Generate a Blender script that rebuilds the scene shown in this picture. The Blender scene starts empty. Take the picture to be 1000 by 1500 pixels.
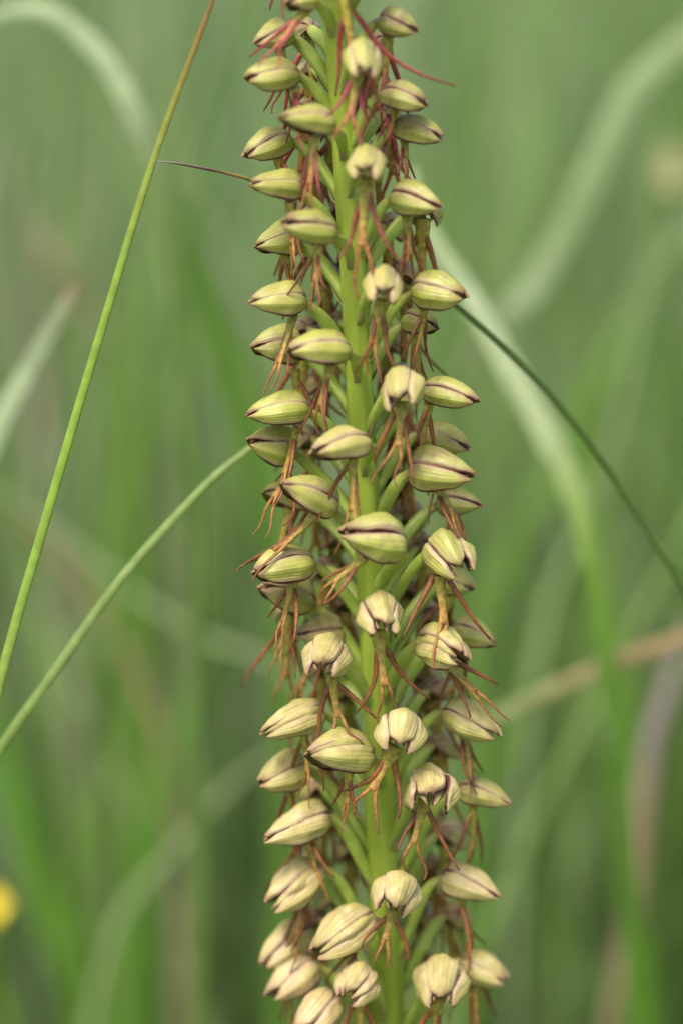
import bpy, math, random
from mathutils import Vector, Matrix, noise as mnoise
import numpy as np

random.seed(7)
rng = np.random.default_rng(11)
R = math.radians
sc = bpy.context.scene
col = sc.collection

# ------------------------------------------------------------------ camera
LENS, SENS = 60.0, 22.3
W_PX, H_PX = 1000.0, 1500.0
FRAME_H = 0.125
DIST = FRAME_H * LENS / SENS
PITCH = R(12.0)
TARGET = Vector((0.0, 0.0, 0.262))
FWD = Vector((0.0, math.cos(PITCH), -math.sin(PITCH)))
RIGHT = Vector((1.0, 0.0, 0.0))
UP = RIGHT.cross(FWD)
CAM = TARGET - FWD * DIST
cd = bpy.data.cameras.new('camera')
cam = bpy.data.objects.new('camera', cd)
col.objects.link(cam)
cam.location = CAM
cam.rotation_euler = (R(90) - PITCH, 0, 0)
cd.sensor_fit = 'VERTICAL'
cd.sensor_height = SENS
cd.lens = LENS
cd.clip_start = 0.01
cd.clip_end = 400
cd.dof.use_dof = True
cd.dof.focus_distance = DIST - 0.006
cd.dof.aperture_fstop = 4.7
cd.dof.aperture_blades = 0
sc.camera = cam

# ------------------------------------------------------------------ light
SUN_EL, SUN_AZ = R(58), R(205)
w = bpy.data.worlds.new('World')
sc.world = w
w.use_nodes = True
nt = w.node_tree
nt.nodes.clear()
sky = nt.nodes.new('ShaderNodeTexSky')
sky.sky_type = 'NISHITA'
sky.sun_disc = False
sky.sun_elevation = SUN_EL
sky.sun_rotation = SUN_AZ
sky.air_density = 1.0
sky.dust_density = 4.0
sky.ozone_density = 0.6
bg = nt.nodes.new('ShaderNodeBackground')
bg.inputs['Strength'].default_value = 0.12
wo = nt.nodes.new('ShaderNodeOutputWorld')
nt.links.new(sky.outputs[0], bg.inputs[0])
nt.links.new(bg.outputs[0], wo.inputs[0])
sd = bpy.data.lights.new('sun', 'SUN')
sd.energy = 2.0
sd.angle = R(24)
sd.color = (1.0, 0.95, 0.87)
so = bpy.data.objects.new('sun', sd)
col.objects.link(so)
sdir = Vector((math.sin(SUN_AZ) * math.cos(SUN_EL), math.cos(SUN_AZ) * math.cos(SUN_EL), math.sin(SUN_EL)))
so.rotation_euler = sdir.to_track_quat('Z', 'Y').to_euler()
sc.view_settings.view_transform = 'Standard'
sc.view_settings.look = 'None'
sc.view_settings.gamma = 1.0
sc.view_settings.exposure = 1.12
sc.view_settings.use_curve_mapping = False
sc.render.engine = 'CYCLES'
sc.cycles.use_denoising = True
sc.cycles.max_bounces = 6
sc.cycles.transparent_max_bounces = 4

# ------------------------------------------------------------------ helpers
def P(px, py, d=0.0):
    """the place in the meadow seen at that spot of the frame, d mm in front (towards the camera) of the stem's plane"""
    x = (px - W_PX / 2) / H_PX * SENS / LENS
    y = (H_PX / 2 - py) / H_PX * SENS / LENS
    ray = FWD + RIGHT * x + UP * y
    t = ((-d * 0.001) - CAM.y) / ray.y
    return CAM + ray * t

def px_at(p):
    return (p - CAM).dot(FWD) * SENS / LENS / H_PX      # metres per frame pixel at that place

def lerp(a, b, t):
    return a + (b - a) * t

def smooth(a, b, x):
    t = min(1, max(0, (x - a) / (b - a)))
    return t * t * (3 - 2 * t)

def mesh_obj(name, verts, faces, mat, parent=None, uvs=None, cols=None, smooth_sh=True):
    me = bpy.data.meshes.new(name)
    me.from_pydata([tuple(v) for v in verts], [], faces)
    if uvs is not None:
        ul = me.uv_layers.new(name='UVMap')
        li = np.empty(len(me.loops), dtype=np.int32)
        me.loops.foreach_get('vertex_index', li)
        ul.data.foreach_set('uv', np.asarray(uvs, dtype=np.float32)[li].ravel())
    if cols is not None:
        ca = me.color_attributes.new('tint', 'FLOAT_COLOR', 'POINT')
        c = np.ones((len(verts), 4), dtype=np.float32)
        c[:, :3] = np.asarray(cols, dtype=np.float32)
        ca.data.foreach_set('color', c.ravel())
    me.materials.append(mat)
    if smooth_sh:
        me.polygons.foreach_set('use_smooth', np.ones(len(me.polygons), dtype=bool))
    me.update()
    o = bpy.data.objects.new(name, me)
    col.objects.link(o)
    if parent is not None:
        o.parent = parent
    return o

def tag(o, label=None, cat=None, group=None, kind=None):
    if label: o['label'] = label
    if cat: o['category'] = cat
    if group: o['group'] = group
    if kind: o['kind'] = kind
    return o

def bezier(p0, p1, p2, p3, n):
    out = []
    for i in range(n + 1):
        t = i / n
        s = 1 - t
        out.append(p0 * s ** 3 + p1 * 3 * s * s * t + p2 * 3 * s * t * t + p3 * t ** 3)
    return out

def catmull(pts, n):
    """n steps per span"""
    q = [pts[0] * 2 - pts[1]] + list(pts) + [pts[-1] * 2 - pts[-2]]
    out = []
    for i in range(1, len(q) - 2):
        a, b, c, d = q[i - 1], q[i], q[i + 1], q[i + 2]
        for k in range(n):
            t = k / n
            out.append(0.5 * ((2 * b) + (c - a) * t + (2 * a - 5 * b + 4 * c - d) * t * t + (3 * b - a - 3 * c + d) * t ** 3))
    out.append(q[-2])
    return out

class Buf:
    def __init__(s):
        s.v, s.f, s.uv, s.c = [], [], [], []
    def tube(s, pts, ws, ths, side, cols=None, n=8, ribs=None):
        """elliptical tube: ws half widths along `side`, ths half thickness across"""
        base = len(s.v)
        m = len(pts)
        for i, p in enumerate(pts):
            d = (pts[min(i + 1, m - 1)] - pts[max(i - 1, 0)]).normalized()
            sv = side - d * side.dot(d)
            if sv.length < 1e-6:
                sv = d.orthogonal()
            sv.normalize()
            tv = d.cross(sv)
            for k in range(n):
                a = 2 * math.pi * k / n
                f = 1.0 + (ribs(a, i / (m - 1)) if ribs else 0)
                s.v.append(p + sv * (math.cos(a) * ws[i] * f) + tv * (math.sin(a) * ths[i] * f))
                s.uv.append((k / n, i / (m - 1)))
                if cols is not None:
                    s.c.append(cols[i])
        for i in range(m - 1):
            for k in range(n):
                a = base + i * n + k
                b = base + i * n + (k + 1) % n
                s.f.append((a, b, b + n, a + n))
        s.f.append(tuple(base + k for k in range(n))[::-1])
        s.f.append(tuple(base + (m - 1) * n + k for k in range(n)))
    def obj(s, name, mat, parent=None):
        return mesh_obj(name, s.v, s.f, mat, parent, s.uv, s.c if s.c else None)

# ------------------------------------------------------------------ materials
def new_mat(name, rough=0.5, spec=0.35, transl=0.0):
    m = bpy.data.materials.new(name)
    m.use_nodes = True
    n = m.node_tree
    b = n.nodes['Principled BSDF']
    b.inputs['Roughness'].default_value = rough
    b.inputs['Specular IOR Level'].default_value = spec
    out = n.nodes['Material Output']
    if transl > 0:
        t = n.nodes.new('ShaderNodeBsdfTranslucent')
        mx = n.nodes.new('ShaderNodeMixShader')
        mx.inputs[0].default_value = transl
        n.links.new(b.outputs[0], mx.inputs[1])
        n.links.new(t.outputs[0], mx.inputs[2])
        n.links.new(mx.outputs[0], out.inputs[0])
        return m, n, b, t
    return m, n, b, None

def N(n, typ, **kw):
    x = n.nodes.new(typ)
    for k, v in kw.items():
        setattr(x, k, v)
    return x

def math_node(n, op, a, b=None, clamp=False):
    x = N(n, 'ShaderNodeMath', operation=op, use_clamp=clamp)
    for i, q in enumerate((a, b)):
        if q is None: continue
        if hasattr(q, 'is_linked') or hasattr(q, 'links'):
            n.links.new(q, x.inputs[i])
        else:
            x.inputs[i].default_value = q
    return x.outputs[0]

def mix_col(n, fac, a, b):
    x = N(n, 'ShaderNodeMix', data_type='RGBA')
    for i, q in ((0, fac), (6, a), (7, b)):
        if hasattr(q, 'links'):
            n.links.new(q, x.inputs[i])
        elif isinstance(q, (int, float)):
            x.inputs[i].default_value = q
        else:
            x.inputs[i].default_value = (*q, 1)
    return x.outputs[2]

def ramp(n, fac, stops):
    x = N(n, 'ShaderNodeMapRange', interpolation_type='SMOOTHSTEP')
    x.inputs[1].default_value, x.inputs[2].default_value = stops[0], stops[1]
    x.inputs[3].default_value, x.inputs[4].default_value = stops[2], stops[3]
    n.links.new(fac, x.inputs[0])
    return x.outputs[0]

def noise(n, scale, detail=3, vec=None, dist=0.0):
    x = N(n, 'ShaderNodeTexNoise')
    x.inputs['Scale'].default_value = scale
    x.inputs['Detail'].default_value = detail
    x.inputs['Distortion'].default_value = dist
    if vec is not None:
        n.links.new(vec, x.inputs['Vector'])
    return x.outputs[0]

def bump(n, b, height, dist, strength=0.5):
    x = N(n, 'ShaderNodeBump')
    x.inputs['Strength'].default_value = strength
    x.inputs['Distance'].default_value = dist
    n.links.new(height, x.inputs['Height'])
    n.links.new(x.outputs[0], b.inputs['Normal'])

# sepals: greenish yellow with a greener midrib, pale pinkish border and dark purple margin
m_sepal, n, b, t = new_mat('sepal_skin', 0.42, 0.4, 0.22)
tc = N(n, 'ShaderNodeTexCoord')
sep = N(n, 'ShaderNodeSeparateXYZ'); n.links.new(tc.outputs['UV'], sep.inputs[0])
oi = N(n, 'ShaderNodeObjectInfo')
oc = N(n, 'ShaderNodeSeparateColor'); n.links.new(oi.outputs['Color'], oc.inputs[0])
nz = noise(n, 900, 3, tc.outputs['Object'])
nzb = noise(n, 260, 2, tc.outputs['Object'])
au = math_node(n, 'ABSOLUTE', math_node(n, 'MULTIPLY_ADD', sep.outputs[0], 2.0))
n.nodes[-1]
# |2u-1|
ma = N(n, 'ShaderNodeMath', operation='MULTIPLY_ADD'); n.links.new(sep.outputs[0], ma.inputs[0]); ma.inputs[1].default_value = 2.0; ma.inputs[2].default_value = -1.0
au = math_node(n, 'ABSOLUTE', ma.outputs[0])
auj = math_node(n, 'ADD', au, math_node(n, 'MULTIPLY', math_node(n, 'SUBTRACT', nzb, 0.5), 0.16))
vein = math_node(n, 'MULTIPLY', ramp(n, au, (0.05, 0.50, 1.0, 0.0)), ramp(n, sep.outputs[1], (0.02, 0.9, 1.0, 0.35)))
# fine side veins along the sepal
wv = N(n, 'ShaderNodeTexWave', wave_type='BANDS', bands_direction='X')
wv.inputs['Scale'].default_value = 2.6; wv.inputs['Distortion'].default_value = 1.6; wv.inputs['Detail'].default_value = 2
n.links.new(tc.outputs['UV'], wv.inputs['Vector'])
c = mix_col(n, nzb, (0.50, 0.475, 0.125), (0.41, 0.415, 0.09))
c = mix_col(n, math_node(n, 'MULTIPLY', oc.outputs[0], 0.7), c, (0.31, 0.335, 0.075))
c = mix_col(n, math_node(n, 'MULTIPLY', vein, 0.85), c, (0.27, 0.315, 0.035))
c = mix_col(n, math_node(n, 'MULTIPLY', wv.outputs['Fac'], 0.10), c, (0.30, 0.34, 0.08))
c = mix_col(n, oc.outputs[1], c, mix_col(n, vein, (0.60, 0.43, 0.235), (0.48, 0.385, 0.15)))
pale = math_node(n, 'MULTIPLY', ramp(n, auj, (0.48, 0.86, 0.0, 1.0)), 0.6)
c = mix_col(n, pale, c, (0.60, 0.49, 0.30))
# purple flush near the base and the tip
flush = math_node(n, 'MULTIPLY', ramp(n, math_node(n, 'ADD', sep.outputs[1], math_node(n, 'MULTIPLY', nzb, 0.25)), (0.10, 0.36, 1.0, 0.0)), 0.55)
c = mix_col(n, flush, c, (0.22, 0.085, 0.07))
tipf = math_node(n, 'MULTIPLY', ramp(n, math_node(n, 'ADD', sep.outputs[1], math_node(n, 'MULTIPLY', nzb, 0.2)), (0.93, 1.12, 0.0, 1.0)), 0.7)
c = mix_col(n, tipf, c, (0.26, 0.10, 0.08))
pm = math_node(n, 'MULTIPLY', ramp(n, nz, (0.45, 0.68, 0.0, 1.0)), oc.outputs[0])
c = mix_col(n, math_node(n, 'MULTIPLY', pm, 0.75), c, (0.25, 0.12, 0.13))
bleed = math_node(n, 'MULTIPLY', ramp(n, auj, (0.66, 0.92, 0.0, 1.0)), math_node(n, 'ADD', math_node(n, 'MULTIPLY', oc.outputs[0], 0.9), 0.12), True)
c = mix_col(n, bleed, c, (0.24, 0.08, 0.08))
# soft brownish streaks along the veins
streak = math_node(n, 'MULTIPLY', ramp(n, wv.outputs['Fac'], (0.62, 0.98, 0.0, 1.0)), math_node(n, 'MULTIPLY', oc.outputs[0], 0.35))
c = mix_col(n, streak, c, (0.28, 0.17, 0.08))
speck = math_node(n, 'MULTIPLY', ramp(n, noise(n, 4200, 1, tc.outputs['Object']), (0.70, 0.76, 0.0, 1.0)), 0.5)
c = mix_col(n, speck, c, (0.30, 0.20, 0.07))
edge = ramp(n, auj, (0.86, 0.95, 0.0, 1.0))
c = mix_col(n, edge, c, (0.10, 0.028, 0.03))
n.links.new(c, b.inputs['Base Color'])
n.links.new(c, t.inputs['Color'])
bump(n, b, math_node(n, 'ADD', nz, math_node(n, 'MULTIPLY', wv.outputs['Fac'], 0.8)), 0.00008, 0.5)

def tint_mat(name, rough, spec, transl, scale=700, amt=0.35, bd=0.00006, lines=0):
    m, n, b, t = new_mat(name, rough, spec, transl)
    a = N(n, 'ShaderNodeAttribute', attribute_name='tint')
    tc = N(n, 'ShaderNodeTexCoord')
    nz = noise(n, scale, 4, tc.outputs['Object'])
    hs = N(n, 'ShaderNodeHueSaturation')
    n.links.new(a.outputs['Color'], hs.inputs['Color'])
    n.links.new(ramp(n, nz, (0.3, 0.7, 1 - amt, 1 + amt)), hs.inputs['Value'])
    outc = hs.outputs[0]
    if lines:
        mp = N(n, 'ShaderNodeMapping'); mp.inputs['Scale'].default_value = (lines, 0.6, 1)
        n.links.new(tc.outputs['UV'], mp.inputs[0])
        ln_ = noise(n, 1.0, 4, mp.outputs[0])
        mp2 = N(n, 'ShaderNodeMapping'); mp2.inputs['Scale'].default_value = (3, 14, 1)
        n.links.new(tc.outputs['UV'], mp2.inputs[0])
        bl = noise(n, 1.0, 5, mp2.outputs[0])
        outc = mix_col(n, ramp(n, ln_, (0.35, 0.65, 0.0, 0.35)), outc, (0.10, 0.15, 0.03))
        outc = mix_col(n, ramp(n, bl, (0.62, 0.74, 0.0, 0.25)), outc, (0.34, 0.30, 0.12))
        nz = math_node(n, 'ADD', nz, math_node(n, 'MULTIPLY', ln_, 2.0))
    n.links.new(outc, b.inputs['Base Color'])
    if t: n.links.new(outc, t.inputs['Color'])
    bump(n, b, nz, bd, 0.5)
    return m
m_lip = tint_mat('lip_skin', 0.45, 0.3, 0.16, 1800, 0.3)
m_culm = tint_mat('culm_skin', 0.5, 0.3, 0.10, 500, 0.15, 0.00008, 22)
m_leaf = tint_mat('leaf_skin', 0.55, 0.3, 0.25, 300, 0.15)
m_grass = tint_mat('meadow_grass_skin', 0.6, 0.2, 0.4, 40, 0.2, 0.0002)

# stem and ovaries
def green_mat(name, c0, c1, c2, stretch):
    m, n, b, t = new_mat(name, 0.42, 0.4, 0.0)
    tc = N(n, 'ShaderNodeTexCoord')
    mp = N(n, 'ShaderNodeMapping'); mp.inputs['Scale'].default_value = stretch
    n.links.new(tc.outputs['Object'], mp.inputs[0])
    nz = noise(n, 420, 4, mp.outputs[0])
    nf = noise(n, 2200, 2, tc.outputs['Object'])
    c = mix_col(n, ramp(n, nz, (0.3, 0.7, 0, 1)), c0, c1)
    c = mix_col(n, ramp(n, nf, (0.62, 0.75, 0, 0.6)), c, c2)
    fib = noise(n, 90, 5, mp.outputs[0], 0.4)
    c = mix_col(n, ramp(n, fib, (0.45, 0.70, 0.0, 0.55)), c, tuple(q * 0.62 for q in c0))
    scar = noise(n, 700, 2, tc.outputs['Object'])
    c = mix_col(n, ramp(n, scar, (0.70, 0.78, 0.0, 0.7)), c, (0.24, 0.16, 0.06))
    a = N(n, 'ShaderNodeAttribute', attribute_name='tint')
    mm = N(n, 'ShaderNodeMix', data_type='RGBA', blend_type='MULTIPLY'); mm.inputs[0].default_value = 1.0
    n.links.new(c, mm.inputs[6]); n.links.new(a.outputs['Color'], mm.inputs[7])
    n.links.new(mm.outputs[2], b.inputs['Base Color'])
    b.inputs['Subsurface Weight'].default_value = 0.25
    b.inputs['Subsurface Radius'].default_value = (0.6, 1.0, 0.2)
    b.inputs['Subsurface Scale'].default_value = 0.0008
    bump(n, b, math_node(n, 'ADD', nz, math_node(n, 'MULTIPLY', fib, 1.5)), 0.00022, 0.6)
    return m
m_stem = green_mat('stem_skin', (0.21, 0.30, 0.028), (0.27, 0.35, 0.045), (0.36, 0.42, 0.10), (1, 1, 0.12))
m_ovary = green_mat('ovary_skin', (0.27, 0.36, 0.045), (0.37, 0.44, 0.09), (0.48, 0.52, 0.18), (1, 1, 1))

# ground
m_ground, n, b, _ = new_mat('meadow_soil', 0.9, 0.1)
tc = N(n, 'ShaderNodeTexCoord')
a1 = noise(n, 1.3, 5, tc.outputs['Object']); a2 = noise(n, 14, 5, tc.outputs['Object'])
c = mix_col(n, ramp(n, a1, (0.35, 0.65, 0, 1)), (0.12, 0.19, 0.06), (0.17, 0.24, 0.10))
c = mix_col(n, ramp(n, a2, (0.4, 0.7, 0, 0.8)), c, (0.19, 0.20, 0.10))
n.links.new(c, b.inputs['Base Color'])
bump(n, b, a2, 0.02, 0.6)

# ------------------------------------------------------------------ ground sheet
gv, gf = [], []
nx, ny = 90, 90
for j in range(ny + 1):
    for i in range(nx + 1):
        fx, fy = (i / nx * 2 - 1), (j / ny * 2 - 1)
        x = math.copysign(abs(fx) ** 2.4 * 150, fx); y = math.copysign(abs(fy) ** 2.4 * 150, fy)
        r = math.hypot(x, y)
        z = 0.012 * math.sin(x * 3.1 + 1) * math.cos(y * 2.7) + min(r, 30) * 0.004 * math.sin(x * .21 + 2) * math.sin(y * .17 + .6)
        if r < 0.15: z *= r / 0.15
        gv.append((x, y, z))
for j in range(ny):
    for i in range(nx):
        a = j * (nx + 1) + i
        gf.append((a, a + 1, a + nx + 2, a + nx + 1))
tag(mesh_obj('ground', gv, gf, m_ground), kind='structure')

# ------------------------------------------------------------------ meadow grass (stuff)
def grass_field(name, count, x_fun, y_rng, h_rng, w_rng, seg, palette, probs, label, stiff=1.0):
    """many separate blades, each a folded ribbon with its own bend"""
    V, F, C = [], [], []
    V = np.empty((count, seg + 1, 3, 3), dtype=np.float32)
    Cc = np.empty((count, seg + 1, 3, 3), dtype=np.float32)
    for i in range(count):
        y = y_rng[0] + (y_rng[1] - y_rng[0]) * rng.random() ** 1.3
        x = (rng.random() * 2 - 1) * x_fun(y)
        if y < 0.22 and x < -0.075: x += 0.12
        h = rng.uniform(*h_rng); wd = rng.uniform(*w_rng)
        az = rng.uniform(0, 2 * math.pi)
        lean = stiff * abs(rng.normal(0, 0.16)); curl = stiff * abs(rng.normal(0.0, 0.75)) * (1 if rng.random() < .55 else 0.25)
        k = rng.choice(len(palette), p=probs)
        cb = np.array(palette[k]) * rng.uniform(0.75, 1.25)
        dirv = np.array([math.cos(az), math.sin(az), 0.0]); sv = np.array([-math.sin(az), math.cos(az), 0.0])
        tw = rng.uniform(-1, 1)
        p = np.array([x, y, -0.01]); ang = lean
        for s in range(seg + 1):
            t = s / seg
            ca, sa = math.cos(tw * t), math.sin(tw * t)
            sd_ = sv * ca + dirv * sa
            wl = wd * (1 - t ** 2.2) * (0.75 + 0.5 * t * (1 - t) * 2) + 0.0002
            nrm = dirv * 0.35 * wl
            V[i, s, 0] = p - sd_ * wl; V[i, s, 1] = p + nrm; V[i, s, 2] = p + sd_ * wl
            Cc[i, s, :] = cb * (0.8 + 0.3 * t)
            ang2 = ang + curl * t
            p = p + (dirv * math.sin(ang2) + np.array([0, 0, math.cos(ang2)])) * (h / seg)
    idx = np.arange(count * (seg + 1) * 3).reshape(count, seg + 1, 3)
    f1 = np.stack([idx[:, :-1, 0], idx[:, :-1, 1], idx[:, 1:, 1], idx[:, 1:, 0]], -1).reshape(-1, 4)
    f2 = np.stack([idx[:, :-1, 1], idx[:, :-1, 2], idx[:, 1:, 2], idx[:, 1:, 1]], -1).reshape(-1, 4)
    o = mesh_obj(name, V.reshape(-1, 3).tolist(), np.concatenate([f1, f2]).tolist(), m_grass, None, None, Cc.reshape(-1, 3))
    tag(o, label, 'grass', None, 'stuff')
    return o
PAL = [(0.125, 0.22, 0.060), (0.17, 0.265, 0.08), (0.235, 0.31, 0.15), (0.29, 0.335, 0.23), (0.38, 0.34, 0.25), (0.08, 0.16, 0.04), (0.32, 0.24, 0.20)]
PRB = [0.32, 0.30, 0.17, 0.08, 0.04, 0.07, 0.02]
PL2 = [(0.24, 0.36, 0.09), (0.33, 0.42, 0.18), (0.42, 0.46, 0.30), (0.13, 0.24, 0.04), (0.42, 0.33, 0.20)]
grass_field('meadow_grass', 330, lambda y: 0.10 + y * 0.45, (0.30, 0.8), (0.20, 0.42), (0.0008, 0.0018), 14, PL2, [0.42, 0.22, 0.03, 0.28, 0.05],
            'thin loose grass blades blurred close behind the orchid', 0.6)
grass_field('meadow_grass', 150, lambda y: 0.10 + y * 0.4, (0.17, 0.42), (0.18, 0.36), (0.0006, 0.0013), 14, [(0.16, 0.29, 0.05), (0.22, 0.34, 0.09), (0.10, 0.20, 0.03), (0.30, 0.36, 0.17)], [0.4, 0.3, 0.15, 0.15],
            'fine green grass blades half blurred between the meadow and the orchid')
grass_field('meadow_grass', 3200, lambda y: 0.25 + y * 0.55, (0.30, 1.5), (0.12, 0.34), (0.0012, 0.0034), 9, PAL, PRB,
            'blurred green meadow grass standing behind the orchid')
grass_field('meadow_grass', 7500, lambda y: 0.4 + y * 0.6, (1.1, 4.5), (0.14, 0.38), (0.002, 0.005), 6, PAL, PRB,
            'soft mass of tall grass further back in the meadow')
grass_field('meadow_grass', 6500, lambda y: 1.0 + y * 0.6, (4.0, 18), (0.15, 0.40), (0.008, 0.016), 4, PAL, PRB,
            'hazy grass at the far side of the meadow')

# ------------------------------------------------------------------ separate grass stems and leaves
def to_ground(pt, dx=0.0, dy=0.0):
    return Vector((pt.x + dx, pt.y + dy, -0.005))

def culm(name, pts, wpx, colors, label, cat, group=None, flat=1.0, mat=None, steps=10, side=None, parent=None, origin=None):
    """pts: world points from tip to root; wpx: half width in metres per point; colours per point"""
    path = catmull(pts[:-1], steps)
    a_, g_ = path[-1], pts[-1]
    tan = (path[-1] - path[-3]).normalized(); gl = (g_ - a_).length
    path += bezier(a_, a_ + tan * gl * .35, g_ + Vector((0, 0, gl * .35)), g_, steps)[1:]
    m = len(path)
    def samp(arr, i):
        f = i / (m - 1) * (len(arr) - 1)
        k = min(int(f), len(arr) - 2)
        return arr[k] + (arr[k + 1] - arr[k]) * (f - k)
    ws = [samp(wpx, i) for i in range(m)]
    cs = [Vector(samp([Vector(c) for c in colors], i)) for i in range(m)]
    bf = Buf()
    o0 = pts[-1] if origin is None else origin
    bf.tube([p - o0 for p in path], ws, [x * flat for x in ws], side or Vector((1, 0, 0)), [tuple(c) for c in cs], 10,
            (lambda a, t: 0.08 * math.cos(5 * a)) if flat > .8 else (lambda a, t: -0.25 * max(0, math.sin(a)) ** 4))
    o = bf.obj(name, mat or m_culm, parent)
    o.location = o0 if parent is None else (0, 0, 0)
    if label: tag(o, label, cat, group, 'thing')
    return o

def px_path(spec, depth):
    out = []
    for s in spec:
        d = s[2] if len(s) > 2 else depth
        out.append(P(s[0], s[1], d))
    return out
def w_at(pts, wp):
    return [px_at(p) * x / 2 for p, x in zip(pts, wp)]

GR = (0.23, 0.36, 0.05)
# sharp slanting flowering stem on the left, rusty at the tip
pts = px_path([(322, -40), (312, 0), (290, 58), (225, 235), (150, 480), (72, 745), (0, 1000), (-60, 1260)], 4)
pts.append(to_ground(pts[-1], -0.02))
culm('tall_grass', pts, w_at(pts, [3.5, 5, 8.5, 10.5, 12.5, 14, 15, 15, 15]),
     [(0.16, 0.06, 0.02), (0.22, 0.08, 0.025), (0.24, 0.14, 0.035), (0.24, 0.29, 0.05), GR, GR, (0.25, 0.35, 0.07), GR, GR],
     'long slanting green grass stem with a rusty brown tip, crossing the left side', 'grass stem', None, 0.6)
# paler stem rising from the lower left and passing behind the orchid
pts = px_path([(520, 560, -16), (450, 592, -14), (365, 657, -11), (300, 712, -9), (180, 845, -7), (80, 985, -6), (0, 1100, -6), (-80, 1250, -8)], 0)
pts.append(to_ground(pts[-1], -0.03))
culm('tall_grass', pts, w_at(pts, [5, 8, 10, 12, 13.5, 14.5, 15, 15, 15]),
     [(0.16, 0.22, 0.05)] * 3 + [(0.19, 0.27, 0.075), (0.22, 0.30, 0.09), (0.22, 0.30, 0.09), (0.2, 0.28, 0.07), GR, GR],
     'pale green grass stem curving up from the lower left towards the orchid', 'grass stem', None, 0.6)
# thin blade arching behind the orchid, dark on the right, dry tip on the left
pts = px_path([(220, 235, -2), (262, 240, -3), (310, 249, -4), (340, 256, -5), (368, 264, -6), (440, 290, -10), (515, 335, -14), (580, 383, -15), (665, 445, -14), (750, 522, -15), (830, 608, -16), (915, 725, -18), (1000, 862, -20), (1060, 990, -22)], 0)
pts.append(to_ground(pts[-1], 0.03, 0.01))
G3 = (0.045, 0.085, 0.02)
culm('arching_grass', pts, w_at(pts, [2.5, 5, 6.5, 7, 7.5, 7.5, 7.5, 7.5, 8.5, 10, 11, 12, 13, 13, 13]),
     [(0.55, 0.52, 0.55), (0.22, 0.13, 0.17), (0.16, 0.08, 0.09), (0.42, 0.22, 0.07), (0.26, 0.26, 0.05), (0.12, 0.18, 0.03), (0.09, 0.15, 0.03), G3, G3, G3, (0.055, 0.10, 0.022), (0.065, 0.12, 0.025), (0.065, 0.12, 0.025), G3, G3],
     'thin dark grass arching down to the right, with a dry purple tip', 'grass blade', None, 0.5)

GB = 'out of focus grass leaves behind the orchid'
PG = (0.40, 0.48, 0.28); SG = (0.31, 0.38, 0.22)
def leaf(spec, depth, wp, cols, label, dx=0.0, dy=0.0, cat='grass leaf', flat=0.16, grp=GB, name='grass_leaf', side=None):
    pts = px_path(spec, depth)
    pts.append(to_ground(pts[-1], dx, dy))
    wp = list(wp) + [wp[-1] * .7]
    cs = list(cols)
    while len(cs) < len(pts): cs.append(cs[-1])
    return culm(name, pts, w_at(pts, wp), cs, label, cat, grp, flat, m_leaf, 10, side)
leaf([(-60, 60), (0, 22), (60, 15), (120, 52), (170, 115), (210, 200), (240, 290), (262, 400), (275, 560), (285, 800), (290, 1100), (292, 1560)], -105,
     [8, 18, 24, 30, 33, 34, 32, 28, 24, 24, 24, 24], [PG, PG, PG, PG, PG, (0.22, 0.28, 0.14), (0.13, 0.2, 0.06), (0.1, 0.17, 0.04), (0.1, 0.17, 0.04)],
     'pale blurred grass leaf arching over at the upper left corner')
leaf([(225, 190), (250, 290), (285, 400), (330, 520), (368, 640), (395, 760), (410, 950), (415, 1250), (415, 1560)], -170,
     [12, 30, 40, 46, 46, 42, 40, 40, 40], [(0.08, 0.16, 0.03), (0.075, 0.16, 0.022), (0.07, 0.16, 0.018), (0.08, 0.17, 0.02)],
     'dark green blurred leaf slanting down between the left stem and orchid')
leaf([(112, 418), (92, 452), (55, 520), (15, 595), (-30, 690), (-70, 800), (-120, 1000)], -70,
     [8, 20, 26, 30, 32, 34, 34], [(0.36, 0.22, 0.16), (0.27, 0.30, 0.18), SG, PG, PG, SG],
     'pale grey green leaf with a dull brown cut tip at the left edge', -0.03)
leaf([(600, 250), (630, 345), (690, 440), (745, 540), (795, 630), (838, 720), (868, 840), (890, 990), (915, 1200), (930, 1560)], -85,
     [12, 24, 32, 38, 42, 38, 30, 24, 22, 20], [PG, (0.38, 0.46, 0.25), (0.44, 0.51, 0.31), (0.44, 0.51, 0.29), (0.42, 0.50, 0.27), (0.30, 0.40, 0.13), (0.14, 0.26, 0.035), (0.10, 0.22, 0.025)],
     'broad pale blurred leaf running down to the right below the dark blade')
leaf([(1060, 20), (1000, 65), (930, 130), (880, 230), (835, 330), (775, 430), (705, 505), (650, 600), (640, 780), (650, 1100), (660, 1560)], -170,
     [26, 40, 44, 44, 42, 38, 34, 30, 30, 30, 30], [SG, (0.28, 0.36, 0.18), (0.28, 0.36, 0.18), (0.26, 0.34, 0.16), (0.24, 0.32, 0.14), SG, (0.16, 0.21, 0.09)],
     'wide faint leaf arching out through the upper right corner')
leaf([(1090, 895), (1000, 935), (905, 968), (820, 1005), (730, 1048), (660, 1085), (610, 1180), (600, 1380), (600, 1560)], -90,
     [12, 20, 22, 22, 20, 17, 15, 14, 14], [(0.36, 0.25, 0.12), (0.38, 0.26, 0.14), (0.34, 0.24, 0.13), (0.32, 0.29, 0.13), (0.28, 0.32, 0.13), (0.2, 0.26, 0.1)],
     'straw coloured dry leaf slanting across the lower right background')
leaf([(1010, 905), (985, 985), (955, 1080), (940, 1180), (925, 1330), (880, 1560)], -150,
     [8, 20, 26, 26, 22, 20], [(0.30, 0.22, 0.22), (0.32, 0.25, 0.25), (0.30, 0.23, 0.23), (0.30, 0.2, 0.15), (0.28, 0.2, 0.12)],
     'dull pinkish withered leaf near the lower right edge')
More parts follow.
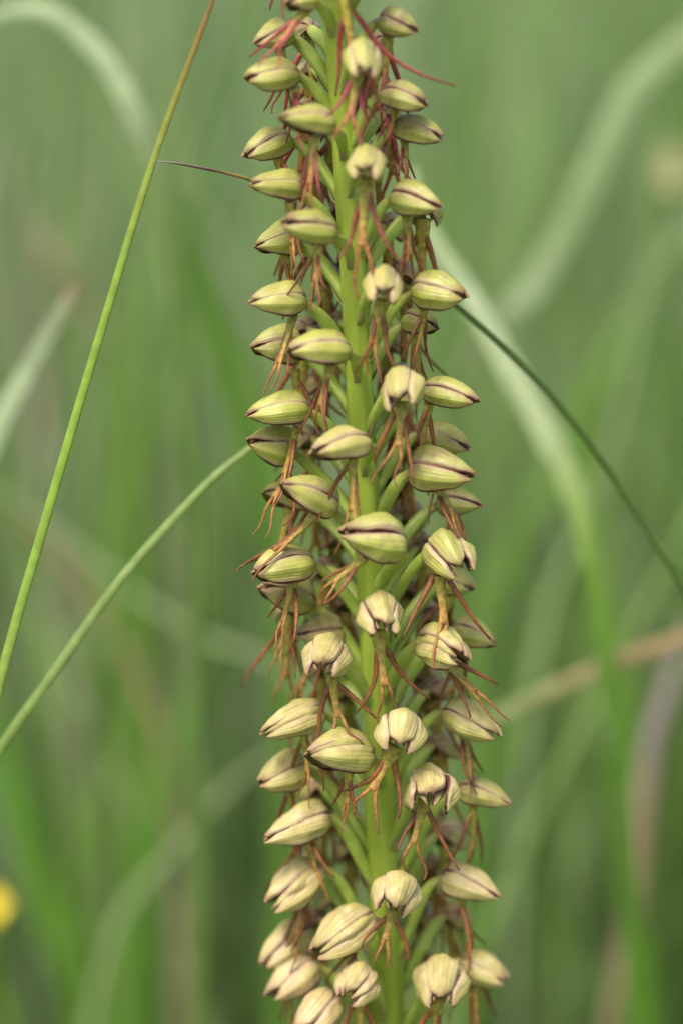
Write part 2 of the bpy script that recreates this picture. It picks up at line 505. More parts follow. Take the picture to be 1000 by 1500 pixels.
leaf([(845, 560), (855, 700), (875, 850), (900, 1000), (915, 1150), (925, 1300), (940, 1560)], -200,
     [8, 20, 32, 38, 40, 40, 40], [(0.13, 0.25, 0.03), (0.12, 0.26, 0.02), (0.11, 0.25, 0.02)],
     'bright green upright leaf crossing behind the straw coloured leaf')
leaf([(1000, 1120), (975, 1230), (940, 1330), (905, 1420), (890, 1560)], -160,
     [8, 18, 24, 26, 26], [(0.09, 0.15, 0.03), (0.09, 0.15, 0.025)],
     'dark green leaf at the bottom right corner')
leaf([(640, -80), (600, 0), (575, 120), (600, 300), (615, 600), (620, 1000), (620, 1560)], -300,
     [60, 60, 54, 54, 50, 50, 50], [(0.22, 0.28, 0.16), (0.22, 0.28, 0.15), (0.19, 0.25, 0.12), (0.15, 0.22, 0.08)],
     'soft grey green leaf rising behind the top of the orchid on its right')
leaf([(215, 300), (190, 480), (190, 700), (195, 900), (205, 1150), (215, 1560)], -260,
     [14, 34, 44, 46, 48, 48], [(0.14, 0.21, 0.07), (0.12, 0.22, 0.04), (0.11, 0.21, 0.03)],
     'upright green leaf behind the middle of the slanting stem')
leaf([(300, 960), (270, 1060), (240, 1160), (205, 1290), (190, 1560)], -200,
     [10, 36, 50, 54, 54], [(0.12, 0.22, 0.06), (0.10, 0.22, 0.035), (0.09, 0.20, 0.025)],
     'green blurred leaf leaning right low down between the stems and orchid')
leaf([(-30, 1000), (20, 1170), (60, 1300), (110, 1430), (150, 1580)], -210,
     [30, 56, 60, 62, 62], [(0.11, 0.21, 0.04), (0.09, 0.21, 0.025), (0.09, 0.20, 0.02)],
     'broad green leaf slanting across the lower left corner', 0.02)
leaf([(790, 880), (770, 980), (745, 1100), (700, 1200), (690, 1560)], -220,
     [20, 40, 46, 46, 46], [(0.16, 0.24, 0.09), (0.12, 0.22, 0.05), (0.10, 0.2, 0.03)],
     'blurred green leaf just right of the lower flowers')
leaf([(1060, 300), (985, 360), (930, 450), (880, 560), (820, 680), (740, 830), (700, 960), (680, 1560)], -230,
     [20, 30, 36, 38, 38, 38, 36, 34], [SG, (0.19, 0.26, 0.11), (0.17, 0.26, 0.09), (0.14, 0.25, 0.05)],
     'long blurred leaf slanting down from the right edge towards the orchid')
leaf([(45, 330), (90, 400), (150, 480), (190, 560), (230, 700), (255, 900), (270, 1560)], -280,
     [10, 22, 26, 28, 30, 30, 30], [(0.30, 0.2, 0.15), (0.25, 0.2, 0.12), (0.16, 0.2, 0.08)],
     'thin brownish leaf blurred behind the left stem')

TG = 'thin crossing grass stems out of focus behind the orchid'
leaf([(-40, 700), (60, 760), (170, 850), (290, 930), (420, 985), (520, 1100), (560, 1560)], -170, [5, 10, 12, 13, 13, 12, 12], [(0.26, 0.34, 0.15)], 'thin pale stem slanting down from the left edge behind the long green stem', grp=TG, flat=.6, cat='grass stem', name='tall_grass')
leaf([(40, 760), (90, 820), (150, 900), (210, 1010), (250, 1150), (270, 1560)], -200, [6, 12, 14, 14, 13, 13], [(0.38, 0.22, 0.15), (0.30, 0.22, 0.12)], 'thin rusty withered stem between the two sharp green stems', grp=TG, flat=.6, cat='grass stem', name='tall_grass')
leaf([(640, 1560), (760, 1250), (860, 1050), (960, 860), (1060, 700), (1100, 900)][::-1], -150, [5, 9, 11, 12, 12, 12], [(0.22, 0.33, 0.10)], 'thin green stem leaning up to the right edge across the straw leaf', grp=TG, flat=.6, cat='grass stem', name='tall_grass')
leaf([(420, 1090), (340, 1150), (260, 1240), (170, 1360), (120, 1560)], -160, [5, 10, 12, 13, 13], [(0.28, 0.35, 0.16)], 'thin pale stem leaning low down at the left of the lowest flowers', grp=TG, flat=.6, cat='grass stem', name='tall_grass')
leaf([(960, 300), (930, 500), (880, 700), (800, 900), (760, 1200), (750, 1560)], -190, [4, 9, 11, 12, 12, 12], [(0.30, 0.38, 0.18)], 'thin pale stem curving down through the right background', grp=TG, flat=.6, cat='grass stem', name='tall_grass')

# ------------------------------------------------------------------ small flowers blurred in the background
def petal_mesh(L, Wd, cup, n=6):
    v, f = [], []
    for i in range(n + 1):
        t = i / n
        wd = Wd * math.sin(math.pi * (0.12 + 0.80 * t) ** 0.9)
        for k in range(5):
            s = k / 4 * 2 - 1
            v.append(Vector((L * t, s * wd, cup * t * t + 0.25 * wd * s * s)))
    for i in range(n):
        for k in range(4):
            a = i * 5 + k
            f.append((a, a + 1, a + 6, a + 5))
    return v, f
def small_flower(px, py, depth, rpx, petc, ctr, label, cat, name, np_=5, tilt=(60, 0, 10)):
    head = P(px, py, depth)
    s = px_at(head)
    root = bpy.data.objects.new(name, None); col.objects.link(root)
    root.location = (head.x, head.y + 0.01, 0)
    bpy.context.view_layer.update()
    tag(root, label, cat)
    off = Vector((head.x, head.y, head.z)) - Vector(root.location)
    rot = Matrix.Rotation(R(tilt[2]), 3, 'Z') @ Matrix.Rotation(R(tilt[0]), 3, 'X')
    v, f = petal_mesh(rpx * s, rpx * s * 0.42, rpx * s * 0.25)
    for k in range(np_):
        rk = rot @ Matrix.Rotation(2 * math.pi * k / np_, 3, 'Z')
        vv = [rk @ q + off for q in v]
        mesh_obj('petal', vv, f, m_leaf, root, None, [petc] * len(v))
    bf = Buf()
    ax = rot @ Vector((0, 0, 1))
    cp = [off + ax * (rpx * s * q) for q in (-0.1, 0.0, 0.12, 0.2)]
    bf.tube(cp, [rpx * s * q for q in (0.12, 0.22, 0.2, 0.05)], [rpx * s * q for q in (0.12, 0.22, 0.2, 0.05)], rot @ Vector((1, 0, 0)), [ctr] * 4, 10)
    bf.obj('flower_centre', m_leaf, root)
    bf = Buf()
    sp = bezier(off - ax * rpx * s * 0.1, off - ax * rpx * s * 0.9, Vector((0, 0, off.z * .4)), Vector((0, 0, 0)), 14)
    bf.tube(sp, [s * 5] * 15, [s * 5] * 15, Vector((1, 0, 0)), [(0.10, 0.18, 0.03)] * 15, 8)
    bf.obj('flower_stalk', m_culm, root)
    return root
small_flower(-14, 1325, -140, 28, (0.78, 0.60, 0.02), (0.6, 0.42, 0.02), 'small bright yellow flower, blurred, at the lower left edge of the picture', 'flower', 'yellow_flower')
small_flower(985, 250, -320, 40, (0.36, 0.33, 0.17), (0.40, 0.32, 0.14), 'faded beige flower head, blurred, near the upper right edge', 'flower', 'withered_flower', 6)

# ------------------------------------------------------------------ the orchid
orchid = bpy.data.objects.new('orchid', None)
col.objects.link(orchid)
tag(orchid, 'tall spike of greenish yellow hooded orchid flowers with dangling reddish brown lips', 'orchid')

CL = [(-520, 478), (-300, 482), (0, 487), (200, 503), (400, 517), (600, 527), (700, 533), (900, 546), (1100, 555), (1300, 562), (1500, 568), (1800, 575), (2200, 580)]
def stem_x(y):
    for (y0, x0), (y1, x1) in zip(CL, CL[1:]):
        if y <= y1:
            return lerp(x0, x1, (y - y0) / (y1 - y0))
    return CL[-1][1]
def stem_r(y):        # half width in frame pixels
    if y < 0: return max(5, 16 + y * 0.022)
    return 15.5 + 8 * min(1, y / 1400) ** 0.8
pts, ws = [], []
for i in range(101):
    y = -420 + i * (2320 / 100)
    p = P(stem_x(y), y, 0)
    pts.append(p); ws.append(stem_r(y) * px_at(p))
for k in range(1, 8):
    q = pts[100].copy(); q.z = lerp(pts[100].z, -0.01, k / 7)
    pts.append(q); ws.append(ws[100] * (1 + .03 * k))
base0 = Vector((pts[-1].x, 0, 0))
orchid.location = base0
OFF = base0
bf = Buf()
def ribs(a, t):
    return 0.055 * math.cos(6 * a + 7 * t * 6) + 0.03 * math.sin(3 * a - 30 * t) + 0.02 * math.sin(60 * t + 2 * a)
cols = [(1.22, 1.15, 1.1)] * len(pts)
bf.tube([p - OFF for p in pts], ws, ws, Vector((1, 0, 0)), cols, 28, ribs)
bf.obj('stem', m_stem, orchid)

def sepal(name, parent, base, ax, up, lat, L, Rr, th0, hw, prm, color, inner=0.0, nu=16, nv=24, low=0):
    """one curved segment of the hood. th0 centre angle (90 = back of the hood), hw half width in degrees"""
    op, droop, tipj, lenf, seed, wav = prm
    rs = random.Random(seed)
    ph = rs.uniform(0, 6.28); ph2 = rs.uniform(0, 6.28)
    V, UVs = [], []
    thick = 0.00016
    fr = random.Random(seed // 7)
    ea = fr.uniform(0.40, 0.60); eb = fr.uniform(0.62, 0.95)
    tm = ea / (ea + eb); enorm = tm ** ea * (1 - tm) ** eb
    bend = fr.uniform(-0.25, 0.25); twist = fr.uniform(-14, 14)
    so_ = Vector((fr.uniform(0, 50), fr.uniform(0, 50), seed % 7 * 3.1))
    def shell(u, v, off):
        vv = v * lenf
        prof = (vv ** ea) * (max(0, 1 - vv) ** eb) / enorm if vv < 1 else 0
        rend = op * smooth(0.30, 1.0, vv)
        rad = Rr * (prof * (1 - 0.75 * rend) + rend * 0.85)
        wid = hw * (1.0 - (smooth(0.80, 1.03, v) ** 1.5 * 0.80 if op > .22 else smooth(0.80, 1.0, v) ** 1.3 * 0.42)) * (0.72 + 0.28 * smooth(0.0, 0.25, v))
        th = R(th0 + twist * v + u * wid + 6 * math.sin(ph + 3 * v) * v)
        bul = 0.15 * (1 - u * u) + 0.05 * math.exp(-(u / 0.16) ** 2) - 0.03 * math.exp(-((abs(u) - .45) / 0.2) ** 2)
        rim = (-0.10 if u * low <= 0 else 0.05) * smooth(0.72, 1.0, abs(u))
        wv_ = wav * (0.05 * math.sin(5 * v + ph + 2 * u) + 0.025 * math.sin(11 * v + ph2 - 3 * u))
        r = rad * (0.90 + bul + rim + wv_ - inner) + off
        q = Vector((v * L * 900, math.cos(th) * Rr * 900, math.sin(th) * Rr * 900)) * 0.55 + so_
        r *= 1 + (0.045 + 0.075 * wav) * mnoise.noise(q) + 0.03 * wav * mnoise.noise(q * 3.1)
        r = max(r, 0.00003)
        zc = -droop * Rr * v ** 2.2
        jit = tipj * Rr * 0.35 * smooth(0.5, 1.0, v)
        p = ax * (L * vv * (1 + 0.04 * math.cos(u * 2))) + up * (math.sin(th) * r + zc + jit * math.sin(R(th0))) + lat * (math.cos(th) * r * 0.96 + jit * math.cos(R(th0)))
        p = p + lat * (bend * Rr * v * v)
        return base + p
    for layer, off in ((0, 0.0), (1, -thick)):
        for j in range(nv + 1):
            for i in range(nu + 1):
                u = i / nu * 2 - 1; v = (j / nv) ** 1.0 * 0.985 + 0.008
                V.append(shell(u, v, off)); UVs.append(((u * (1.13 if u * low > 0 else 1.0) + 1) / 2, v))
    F = []
    n1 = (nu + 1) * (nv + 1)
    for j in range(nv):
        for i in range(nu):
            a = j * (nu + 1) + i
            F.append((a, a + 1, a + nu + 2, a + nu + 1))
            F.append((n1 + a, n1 + a + nu + 1, n1 + a + nu + 2, n1 + a + 1))
    for j in range(nv):
        for i, flip in ((0, 1), (nu, 0)):
            a = j * (nu + 1) + i; b_ = a + nu + 1
            F.append((a, b_, n1 + b_, n1 + a) if flip else (b_, a, n1 + a, n1 + b_))
    for i in range(nu):
        a = i; F.append((a + 1, a, n1 + a, n1 + a + 1))
        a = nv * (nu + 1) + i; F.append((a, a + 1, n1 + a + 1, n1 + a))
    o = mesh_obj(name, V, F, m_sepal, parent, UVs)
    o.color = color
    return o

def lipcols(y, x, rs):
    red = smooth(330, 40, y) if False else 1 - smooth(60, 330, y)
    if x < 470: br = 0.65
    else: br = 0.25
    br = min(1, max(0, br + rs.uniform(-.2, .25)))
    body0 = Vector((0.33, 0.27, 0.05))
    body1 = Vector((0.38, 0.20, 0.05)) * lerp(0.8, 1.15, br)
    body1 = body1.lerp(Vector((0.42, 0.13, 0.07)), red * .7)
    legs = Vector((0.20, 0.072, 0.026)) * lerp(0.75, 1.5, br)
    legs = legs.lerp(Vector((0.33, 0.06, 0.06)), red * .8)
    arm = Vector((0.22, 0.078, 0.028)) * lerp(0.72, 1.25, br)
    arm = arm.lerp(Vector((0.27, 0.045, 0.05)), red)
    return body0, body1, legs, arm

def flower(bx, by, db, tx, ty, dt, h, op=0.05, purple=0.15, pale=0.0, le=None, ls=None, drop=None, wave=0.6, lip=True, arms=(1, 1), roll=0.0, aspread=0.45, ll=155, seed=None, ox=None, lipw=1.0, label=None):
    idx = len(FL)
    rs = random.Random(idx * 13 + 5 if seed is None else seed)
    fl = bpy.data.objects.new('flower', None); col.objects.link(fl); fl.parent = orchid
    FL.append(fl)
    if label: fl['label'] = label
    base, tip = P(bx, by, db), P(tx, ty, dt)
    s = px_at(base)
    ax = tip - base; L = ax.length; ax.normalize()
    up = Vector((0, 0, 1)) - ax * ax.z
    if up.length < 0.15: up = Vector((0, -1, 0)) - ax * ax.dot(Vector((0, -1, 0)))
    up.normalize(); up = Matrix.Rotation(R(roll + rs.uniform(-9, 9) * (2.2 if op > .28 else 1)), 3, ax) @ up
    lat = ax.cross(up).normalized()
    Rr = h / 2 * s * rs.uniform(1.05, 1.15)
    fl.location = base - OFF
    Z = Vector((0, 0, 0))
    color = (min(1, max(0, purple + (0.10 if by < 1000 else 0.05) + rs.uniform(-.08, .14))), min(1, max(0, pale + rs.uniform(-.08, .12))), rs.random(), 1)
    dro = rs.uniform(0.05, 0.30)
    L2 = L * 1.02
    loose = wave >= 1.0 and op < .4 and idx % 4 != 0
    sepal('sepal', fl, Z, ax, up, lat, L2, Rr, 90 + rs.uniform(-5, 5), (40 if loose else 53) + rs.uniform(-3, 4), (op, dro, rs.uniform(-.1, .35), rs.uniform(.94, 1.0), idx * 7, wave), color)
    for sg in (0, 1):
        c = ((0 if loose else 6) + rs.uniform(-3, 3)); th = c if sg == 0 else 180 - c
        sepal('sepal', fl, Z, ax, up, lat, L2, Rr * 0.985, th, (40 if loose else 43) + rs.uniform(-3, 3), (op, dro, rs.uniform(-.25, .3), rs.uniform(.92, 1.0), idx * 7 + 1 + sg, wave), color, 0, 16, 24, -1 if sg == 0 else 1)
    for sg in (0, 1):
        th = 42 if sg == 0 else 138
        sepal('petal', fl, Z, ax, up, lat, L2 * (.98 if loose else .92), Rr * (0.97 if loose else 0.90), th, 26, (op * .6, dro, rs.uniform(-.1, .1), rs.uniform(.92, 1.0), idx * 7 + 3 + sg, wave), (0.5 if loose else 0.7, color[1], 0, 1), 0.05 if loose else 0.22, 10, 16)
    # ovary, from the stem up and out to the hood
    sx = stem_x(by)
    side = 1 if bx > sx else -1
    dist = abs(bx - sx)
    if by > 980: wave = max(wave, 1.35)
    if drop is None: drop = 34 + (0.80 + 0.25 * smooth(900, 1300, by)) * dist
    ysd = by + drop
    o0 = P(stem_x(ysd) + side * (stem_r(ysd) * 0.35 if dist > 20 else 3), ysd, 0)
    rad = base - o0; rad.z = 0
    if rad.length < 0.002: rad = Vector((0, -0.002 if db >= 0 else 0.002, 0))
    rn = rad.normalized()
    o0 = P(stem_x(ysd), ysd, 0) + rn * stem_r(ysd) * s * 0.55
    ln = (base - o0).length
    o1 = o0 + rn * ln * 0.22 + Vector((0, 0, 1)) * ln * 0.40
    o2 = base - ax * ln * 0.16 - Vector((0, 0, 1)) * ln * 0.12 - rn * ln * .08
    path = [q - base for q in bezier(o0, o1, o2, base + ax * 0.0004, 20)]
    rr = [s * lerp(6.3, 7.6, rs.random()) * (0.62 + 0.62 * math.sin(math.pi * min(1, (i / 20) ** 0.85)) ** 0.8) * (1 - .25 * (i / 20) ** 6) for i in range(1)]
    k0 = s * rs.uniform(6.6, 8.4)
    rr = [k0 * (0.68 + 0.55 * math.sin(math.pi * (i / 20)) ** 0.9) for i in range(21)]
    tw = rs.uniform(4, 8)
    bf = Buf()
    oc = []
    for i in range(21):
        e = smooth(0.72, 1.0, i / 20)
        oc.append(tuple(Vector((1, 1, 1)).lerp(Vector((0.75, 0.42, 0.65)), e * (0.5 + purple))))
    bf.tube(path, rr, rr, Vector((0.3, -1, 0.2)), oc, 14, lambda a, t: 0.10 * math.cos(3 * a + tw * t))
    bf.obj('ovary', m_ovary, fl)
    # bract at the ovary's foot
    bf = Buf()
    b0 = o0 - base + Vector((0, 0, -1)) * s * 4
    b3 = b0 + (rn * 0.55 + Vector((0, 0, 1)) * 0.75).normalized() * s * rs.uniform(38, 56)
    bp = bezier(b0, b0 + rn * s * 14 + Vector((0, 0, 4 * s)), b3 - Vector((0, 0, 1)) * s * 12, b3, 8)
    bwid = [s * 5 * (1 - (i / 8) ** 1.5) + s * .5 for i in range(9)]
    bf.tube(bp, bwid, [x * .15 + s * .3 for x in bwid], rn.cross(Vector((0, 0, 1))), [tuple(Vector((0.30, 0.36, 0.10)).lerp(Vector((0.40, 0.24, 0.18)), i / 8)) for i in range(9)], 8)
    bf.obj('bract', m_leaf, fl)
    if not lip: return fl
    # lip: a hanging strap with two arms, forked into two legs
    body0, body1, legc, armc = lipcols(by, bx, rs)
    if ls is None:
        st = ax * L * 0.34 - up * Rr * 0.45
    else:
        st = P(ls[0], ls[1], ls[2]) - base
    if le is None:
        out = ax.copy(); out.z = 0
        en = st + Vector((0, 0, -1)) * s * ll * rs.uniform(.88, 1.12) + out * s * rs.uniform(-10, 18) + lat * s * rs.uniform(-14, 14)
    else:
        en = P(le[0], le[1], le[2]) - base
        en = st + (en - st) * 1.24
    dn = Vector((0, 0, -1)); ln = (en - st).length
    dd = (en - st).normalized()
    bow = (lat * rs.uniform(-.12, .12) + ax * rs.uniform(-.05, .15)) * ln
    full = bezier(st, st + dd * ln * 0.3 + bow * 0.4 + dn * ln * .04, st + dd * ln * 0.68 + bow, en, 30)
    lsid = lat.copy(); lsid.z *= 0.3
    lsid = (lsid - dd * lsid.dot(dd)).normalized()
    fk = int(30 * rs.uniform(0.48, 0.64))
    bf = Buf()
    wb = s * rs.uniform(7.2, 9.2) * lipw
    body = full[:fk + 1]
    m = len(body)
    def bw(t): return wb * (1.30 - 0.62 * smooth(0.05, .65, t) + 0.12 * smooth(0.75, 1.0, t))
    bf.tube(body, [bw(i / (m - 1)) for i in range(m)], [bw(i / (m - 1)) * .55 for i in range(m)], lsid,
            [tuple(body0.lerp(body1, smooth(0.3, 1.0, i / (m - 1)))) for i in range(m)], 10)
    # legs
    rem = en - full[fk - 1]
    rl = rem.length
    for sg in (-1, 1):
        sp = rs.uniform(0.08, 0.42)
        e = full[fk - 1] + rem * rs.uniform(0.8, 1.08) + lsid * sg * rl * sp + ax * rl * rs.uniform(-.15, .2)
        p0 = full[fk - 2] + lsid * sg * wb * 0.25
        curl = lsid * sg * rl * rs.uniform(-0.25, 0.50)
        lp = bezier(p0, p0 + (full[fk] - full[fk - 2]).normalized() * rl * .3 + lsid * sg * rl * .08, e - rem * 0.30 + curl * .6 - lsid * sg * rl * .1, e, 12)
        wp, wa = rs.uniform(0, 6.28), rs.uniform(.02, .10) * rl
        lp = [p_ + (lsid * math.sin(wp + 5 * k_ / 12) + ax * math.cos(wp * 2 + 4 * k_ / 12)) * wa * smooth(0.1, .8, k_ / 12) for k_, p_ in enumerate(lp)]
        wl = [wb * (0.46 - 0.34 * (i / 12) ** 0.9) for i in range(13)]
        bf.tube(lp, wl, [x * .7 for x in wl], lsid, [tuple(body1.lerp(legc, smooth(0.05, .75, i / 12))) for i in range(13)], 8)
    # arms
    for sg, on in ((-1, arms[0]), (1, arms[1])):
        if not on: continue
        k = rs.randint(1, 3)
        p0 = full[k]
        al = ln * rs.uniform(0.62, 0.92)
        sp = aspread * rs.uniform(0.6, 1.25)
        dr = (dd * math.cos(sp) + lsid * sg * math.sin(sp) + ax * rs.uniform(-.12, .18)).normalized()
        e = p0 + dr * al
        cv = (lsid * sg * rs.uniform(-.22, .22) + ax * rs.uniform(-.1, .1)) * al
        hook = (lsid * sg * rs.uniform(-.12, .18) + dn * rs.uniform(-.05, .12)) * al
        ap = bezier(p0, p0 + dr * al * .3 + cv * .3 + lsid * sg * wb * .4, p0 + dr * al * .7 + cv, e + hook, 16)
        wp, wa = rs.uniform(0, 6.28), rs.uniform(.01, .05) * al
        ap = [p_ + (lsid * math.sin(wp + 5 * k_ / 16) + ax * math.cos(wp * 2 + 4 * k_ / 16)) * wa * smooth(0, .6, k_ / 16) for k_, p_ in enumerate(ap)]
        wl = [wb * (0.62 - 0.46 * (i / 16) ** 1.3) * (0.8 + 0.2 * smooth(0, .3, i / 16)) for i in range(17)]
        dk = armc * 0.55
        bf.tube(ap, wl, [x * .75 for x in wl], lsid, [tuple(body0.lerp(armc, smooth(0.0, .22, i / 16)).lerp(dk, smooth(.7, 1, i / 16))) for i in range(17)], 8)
    bf.obj('lip', m_lip, fl)
    return fl
FL = []
# base x,y,depth(mm)  tip x,y,depth  height px
# --- back flowers (behind the stem), mostly hidden
for a in [
    (470, 255, -9, 452, 268, -15, 30), (500, 300, -9, 520, 318, -15, 44), (480, 400, -9, 470, 412, -15, 40), (478, 560, -9, 448, 574, -14, 46),
    (612, 300, -5, 630, 325, -11, 48), (560, 500, -9, 585, 512, -15, 44), (500, 785, -9, 474, 800, -15, 42), (575, 590, -9, 588, 612, -15, 44),
    (585, 755, -8, 622, 760, -13, 52), (560, 690, -10, 600, 735, -15, 44), (520, 1010, -9, 490, 1028, -15, 44), (520, 1240, -9, 493, 1262, -15, 44),
    (600, 985, -8, 640, 990, -13, 46), (490, 1165, -9, 462, 1180, -15, 40), (600, 1340, -9, 645, 1358, -14, 50), (490, 180, -9, 478, 205, -14, 40),
    (430, 880, -6, 412, 905, -12, 44), (600, 1200, -9, 640, 1215, -14, 44), (500, 470, -9, 490, 490, -14, 40), (510, 880, -9, 500, 905, -14, 40),
    (545, 220, -8, 565, 240, -14, 42), (530, 90, -8, 548, 112, -14, 40), (460, 100, -8, 440, 120, -14, 36), (470, 1345, -9, 440, 1360, -14, 44),
    (468, 320, -6, 446, 330, -12, 42), (452, 480, -7, 440, 498, -13, 42), (458, 640, -6, 436, 655, -12, 44), (466, 700, -7, 452, 720, -13, 44),
    (560, 330, -6, 585, 345, -12, 42), (585, 400, -6, 604, 418, -12, 42), (575, 560, -4, 600, 545, -10, 42), (600, 640, -5, 628, 655, -11, 44),
    (610, 800, -5, 640, 812, -11, 46), (590, 860, -7, 612, 880, -13, 44), (615, 900, -5, 640, 915, -11, 46), (625, 1010, -4, 655, 1022, -10, 46),
    (632, 1090, -5, 668, 1105, -11, 48), (610, 1120, -8, 632, 1140, -13, 46), (640, 1220, -4, 676, 1235, -9, 46), (620, 1270, -7, 650, 1290, -12, 46),
    (480, 1090, -7, 462, 1110, -12, 44), (470, 1150, -6, 455, 1165, -11, 44), (500, 1310, -7, 478, 1330, -13, 46), (650, 1340, -4, 690, 1352, -9, 46),
    (545, 60, -7, 560, 78, -12, 38), (560, 165, -6, 578, 180, -11, 40), (455, 40, -6, 440, 55, -12, 38), (455, 160, -6, 440, 175, -12, 38),
    (560, 1420, -7, 585, 1440, -13, 46), (480, 830, -7, 465, 850, -13, 42), (478, 975, -7, 462, 995, -13, 42), (455, 1270, -5, 440, 1290, -11, 46),
]:
    flower(*a, purple=0.55, pale=0.35, ll=150, op=0.25)
# --- left side
flower(462, 0, 5, 425, 2, 8, 46, purple=.1, le=(400, 82, 9))
flower(424, 50, -2, 375, 62, 2, 46, purple=.35, pale=.1, le=(415, 150, 0))
flower(440, 110, 2, 361, 117, 5, 49, le=(443, 205, 4), ls=(432, 128, 2))
flower(487, 187, 7, 407, 172, 12, 50, le=(446, 305, 10), ls=(460, 200, 8))
flower(427, 204, -3, 358, 224, 1, 48, le=(432, 300, -1), purple=.25)
flower(441, 280, 2, 365, 264, 5, 49, le=(437, 395, 3), ls=(424, 296, 3), roll=-8)
flower(492, 343, 7, 415, 325, 12, 49, le=(455, 440, 10), ls=(466, 358, 8), aspread=.55, roll=-8)
flower(434, 352, -4, 380, 360, 0, 52, purple=.1, le=(428, 440, -3))
flower(448, 443, 3, 365, 443, 6, 52, le=(402, 560, 6), ls=(430, 462, 3), arms=(1, 1), aspread=.2)
flower(436, 512, -4, 375, 504, 0, 62, purple=.25, roll=-10, le=(445, 625, -2), ls=(432, 540, -3))
flower(513, 516, 7, 428, 512, 12, 55, le=(468, 625, 9), ls=(484, 535, 8), aspread=.4)
flower(454, 602, 3, 366, 609, 6, 54, le=(412, 720, 5), ls=(435, 625, 3))
flower(430, 662, -1, 364, 645, 3, 60, roll=-15, le=(385, 765, 3), ls=(425, 680, 0), arms=(1, 0))
flower(540, 652, 9, 461, 662, 15, 54, op=.10, purple=.15, pale=.3, le=(507, 785, 13), ls=(517, 663, 10), aspread=.55, roll=5)
flower(489, 748, 7, 414, 703, 11, 56, purple=.3, le=(372, 832, 9), ls=(463, 752, 7), arms=(0, 1), roll=-12)
flower(445, 735, -6, 392, 722, -2, 52, purple=.2, pale=.1, le=(415, 830, -4))
flower(588, 802, 10, 505, 778, 15, 72, op=.12, purple=.35, roll=-10, le=(477, 876, 13), ls=(535, 815, 12), wave=1.0)
flower(462, 828, 4, 371, 836, 8, 60, le=(408, 935, 6), ls=(430, 850, 4), purple=.2, pale=.15)
flower(459, 885, -2, 383, 858, 2, 56, roll=-12, purple=.3, pale=.1, le=(412, 985, 0), ls=(425, 900, -1))
flower(500, 935, -3, 433, 925, 1, 58, purple=.4, pale=.3, le=(440, 1030, -1))
flower(482, 950, 8, 478, 984, 14, 66, op=.55, pale=.45, le=(510, 1080, 11), ls=(486, 985, 9), aspread=.45, wave=1.2)
flower(474, 1043, 4, 384, 1072, 8, 56, op=.12, pale=.35, le=(450, 1160, 6), wave=1.0)
flower(546, 1108, 8, 448, 1104, 13, 70, op=.12, purple=.25, pale=.2, le=(505, 1200, 10), roll=-6, wave=1.0)
flower(450, 1125, 0, 377, 1143, 4, 60, op=.15, pale=.4, le=(430, 1240, 2), purple=.3)
flower(482, 1195, 3, 387, 1225, 8, 60, op=.2, pale=.5, le=(470, 1300, 5), wave=1.1)
flower(470, 1268, 2, 395, 1328, 6, 62, op=.25, pale=.55, le=(425, 1400, 4), wave=1.1)
flower(548, 1340, 6, 465, 1392, 11, 68, op=.2, pale=.55, le=(505, 1450, 8), wave=1.1)
flower(455, 1362, -1, 380, 1410, 3, 58, op=.2, pale=.6, le=(430, 1480, 1))
flower(465, 1415, 1, 395, 1455, 5, 60, op=.3, pale=.65, le=(440, 1540, 3))
flower(490, 1455, 6, 440, 1520, 11, 62, op=.4, pale=.75, le=(470, 1620, 8))
flower(535, 1425, 8, 505, 1462, 13, 60, op=.3, pale=.75, le=(520, 1560, 10), wave=1.3)
# --- front and right
flower(535, -30, 4, 515, -8, 10, 46, op=.3, le=(548, 150, 7), ls=(505, -10, 6))
flower(556, 28, 1, 609, 44, 4, 48, purple=.7, le=(560, 175, 2), ls=(568, 50, 1), roll=8)
flower(530, 74, 8, 528, 108, 14, 52, op=.35, le=(506, 195, 11), ls=(522, 108, 9), aspread=.4, pale=.1)
flower(555, 140, 2, 625, 150, 5, 47, purple=.5, le=(560, 215, 3), ls=(578, 158, 2))
flower(575, 186, 0, 647, 205, 3, 46, purple=.45, le=(590, 275, 1), ls=(592, 205, 0))
flower(538, 228, 8, 538, 260, 14, 50, op=.45, pale=.25, le=(541, 395, 11), ls=(538, 258, 9), aspread=.4, ll=130)
flower(574, 290, 3, 648, 300, 7, 54, purple=.4, le=(603, 395, 4), ls=(595, 308, 3), roll=6)
flower(560, 405, 8, 562, 440, 14, 52, op=.5, pale=.35, le=(548, 535, 11), ls=(560, 438, 9), aspread=.5)
flower(604, 427, 3, 683, 431, 6, 58, purple=.35, le=(600, 540, 4), ls=(622, 445, 3), roll=4)
flower(592, 472, -4, 639, 480, -1, 46, purple=.4, le=(610, 590, -3))
flower(590, 553, 8, 588, 590, 14, 58, op=.45, pale=.35, le=(574, 700, 12), ls=(588, 588, 9), aspread=.5)
flower(616, 572, 3, 698, 585, 7, 46, op=.1, purple=.4, le=(618, 672, 4), ls=(628, 590, 3))
flower(610, 635, -4, 688, 655, -1, 50, purple=.4, le=(640, 740, -3))
flower(602, 690, 5, 692, 692, 9, 66, op=.08, purple=.55, le=(672, 778, 7), ls=(640, 712, 5), roll=4, arms=(1, 1), aspread=.35)
flower(640, 738, -4, 703, 738, -1, 46, purple=.3, le=(640, 840, -3))
flower(640, 800, 6, 675, 832, 12, 66, op=.4, purple=.35, pale=.15, le=(645, 950, 11), ls=(640, 822, 8), aspread=.45, wave=1.2)
flower(650, 850, -4, 690, 862, -1, 42, purple=.3, le=(625, 950, -3))
flower(660, 925, -3, 727, 938, 0, 48, purple=.4, le=(640, 1040, -2))
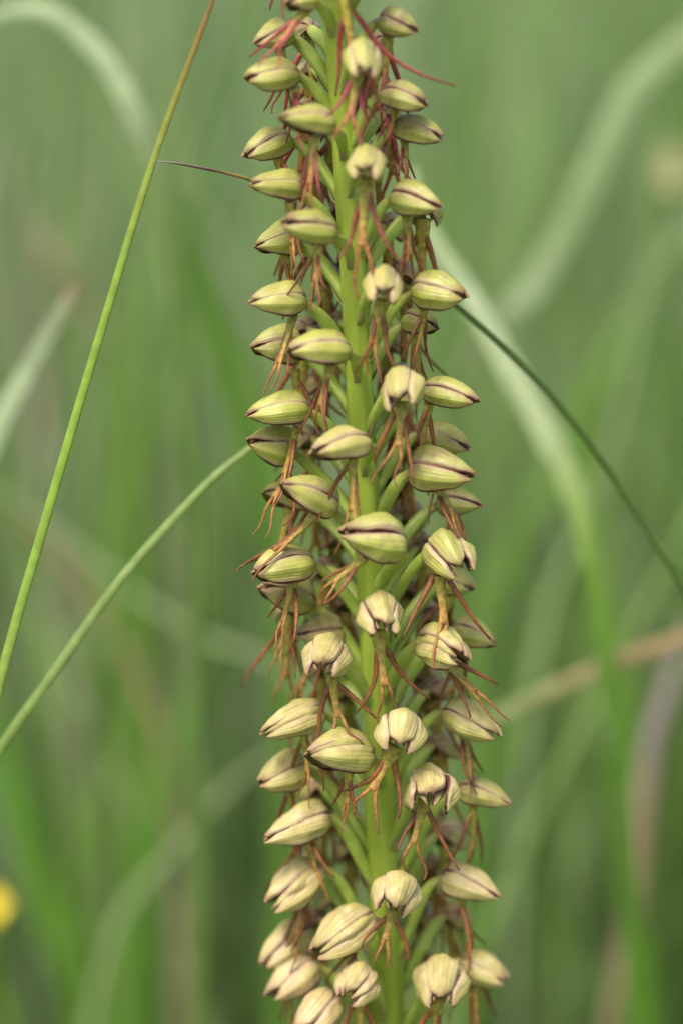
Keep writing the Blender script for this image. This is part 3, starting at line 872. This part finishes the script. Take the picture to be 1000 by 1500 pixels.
flower(615, 940, 6, 682, 958, 12, 62, op=.3, purple=.35, pale=.2, le=(722, 1040, 9), ls=(650, 965, 7), wave=1.2)
flower(553, 888, 9, 556, 926, 15, 64, op=.5, pale=.45, le=(575, 1028, 12), ls=(554, 922, 10), aspread=.45, wave=1.2)
flower(587, 1050, 9, 588, 1098, 14, 68, op=.45, pale=.5, le=(538, 1190, 12), ls=(580, 1092, 10), aspread=.4, wave=1.0)
flower(648, 1040, 3, 732, 1072, 7, 58, op=.12, purple=.35, pale=.2, le=(690, 1150, 5), ls=(675, 1065, 3), wave=1.0)
flower(628, 1140, 7, 634, 1178, 13, 74, op=.55, purple=.35, pale=.4, le=(603, 1262, 10), ls=(622, 1170, 8), aspread=.55, wave=1.3)
flower(670, 1155, 1, 744, 1180, 4, 48, op=.1, purple=.4, pale=.2, le=(680, 1270, 2))
flower(580, 1290, 9, 582, 1338, 14, 68, op=.45, pale=.6, le=(560, 1400, 12), ls=(576, 1330, 10), wave=1.0, ll=80)
flower(645, 1285, 2, 731, 1308, 5, 54, op=.12, purple=.3, pale=.5, le=(690, 1400, 3), wave=1.0)
flower(645, 1415, 6, 648, 1468, 12, 74, op=.45, pale=.6, purple=.2, le=(630, 1560, 9), ls=(640, 1460, 8), wave=1.1)
flower(675, 1405, 0, 742, 1435, 3, 52, op=.15, pale=.4, purple=.3, le=(700, 1520, 1))
# --- above and below the frame
for a in [(450, -75, 3, 385, -80, 6, 46), (520, -110, 5, 570, -108, 9, 44), (470, -140, 5, 420, -150, 9, 42), (505, -185, -4, 550, -190, -1, 40), (500, -165, 7, 495, -140, 12, 42), (475, -225, 3, 440, -240, 6, 36), (500, -265, 3, 530, -280, 5, 32), (480, -305, 2, 462, -325, 4, 26), (488, -340, 3, 498, -362, 4, 22)]:
    flower(*a, drop=26 if a[1] < -200 else None, lip=a[1] > -260, ll=90)
for a in [(500, 1560, 7, 440, 1600, 12, 62), (590, 1540, 8, 600, 1590, 14, 64), (640, 1600, 3, 720, 1625, 7, 56), (480, 1650, 3, 400, 1690, 7, 58), (570, 1660, 8, 575, 1710, 14, 62), (640, 1720, 2, 715, 1750, 6, 56), (470, 1740, 2, 395, 1780, 6, 56)]:
    flower(*a, op=.25, pale=.5)
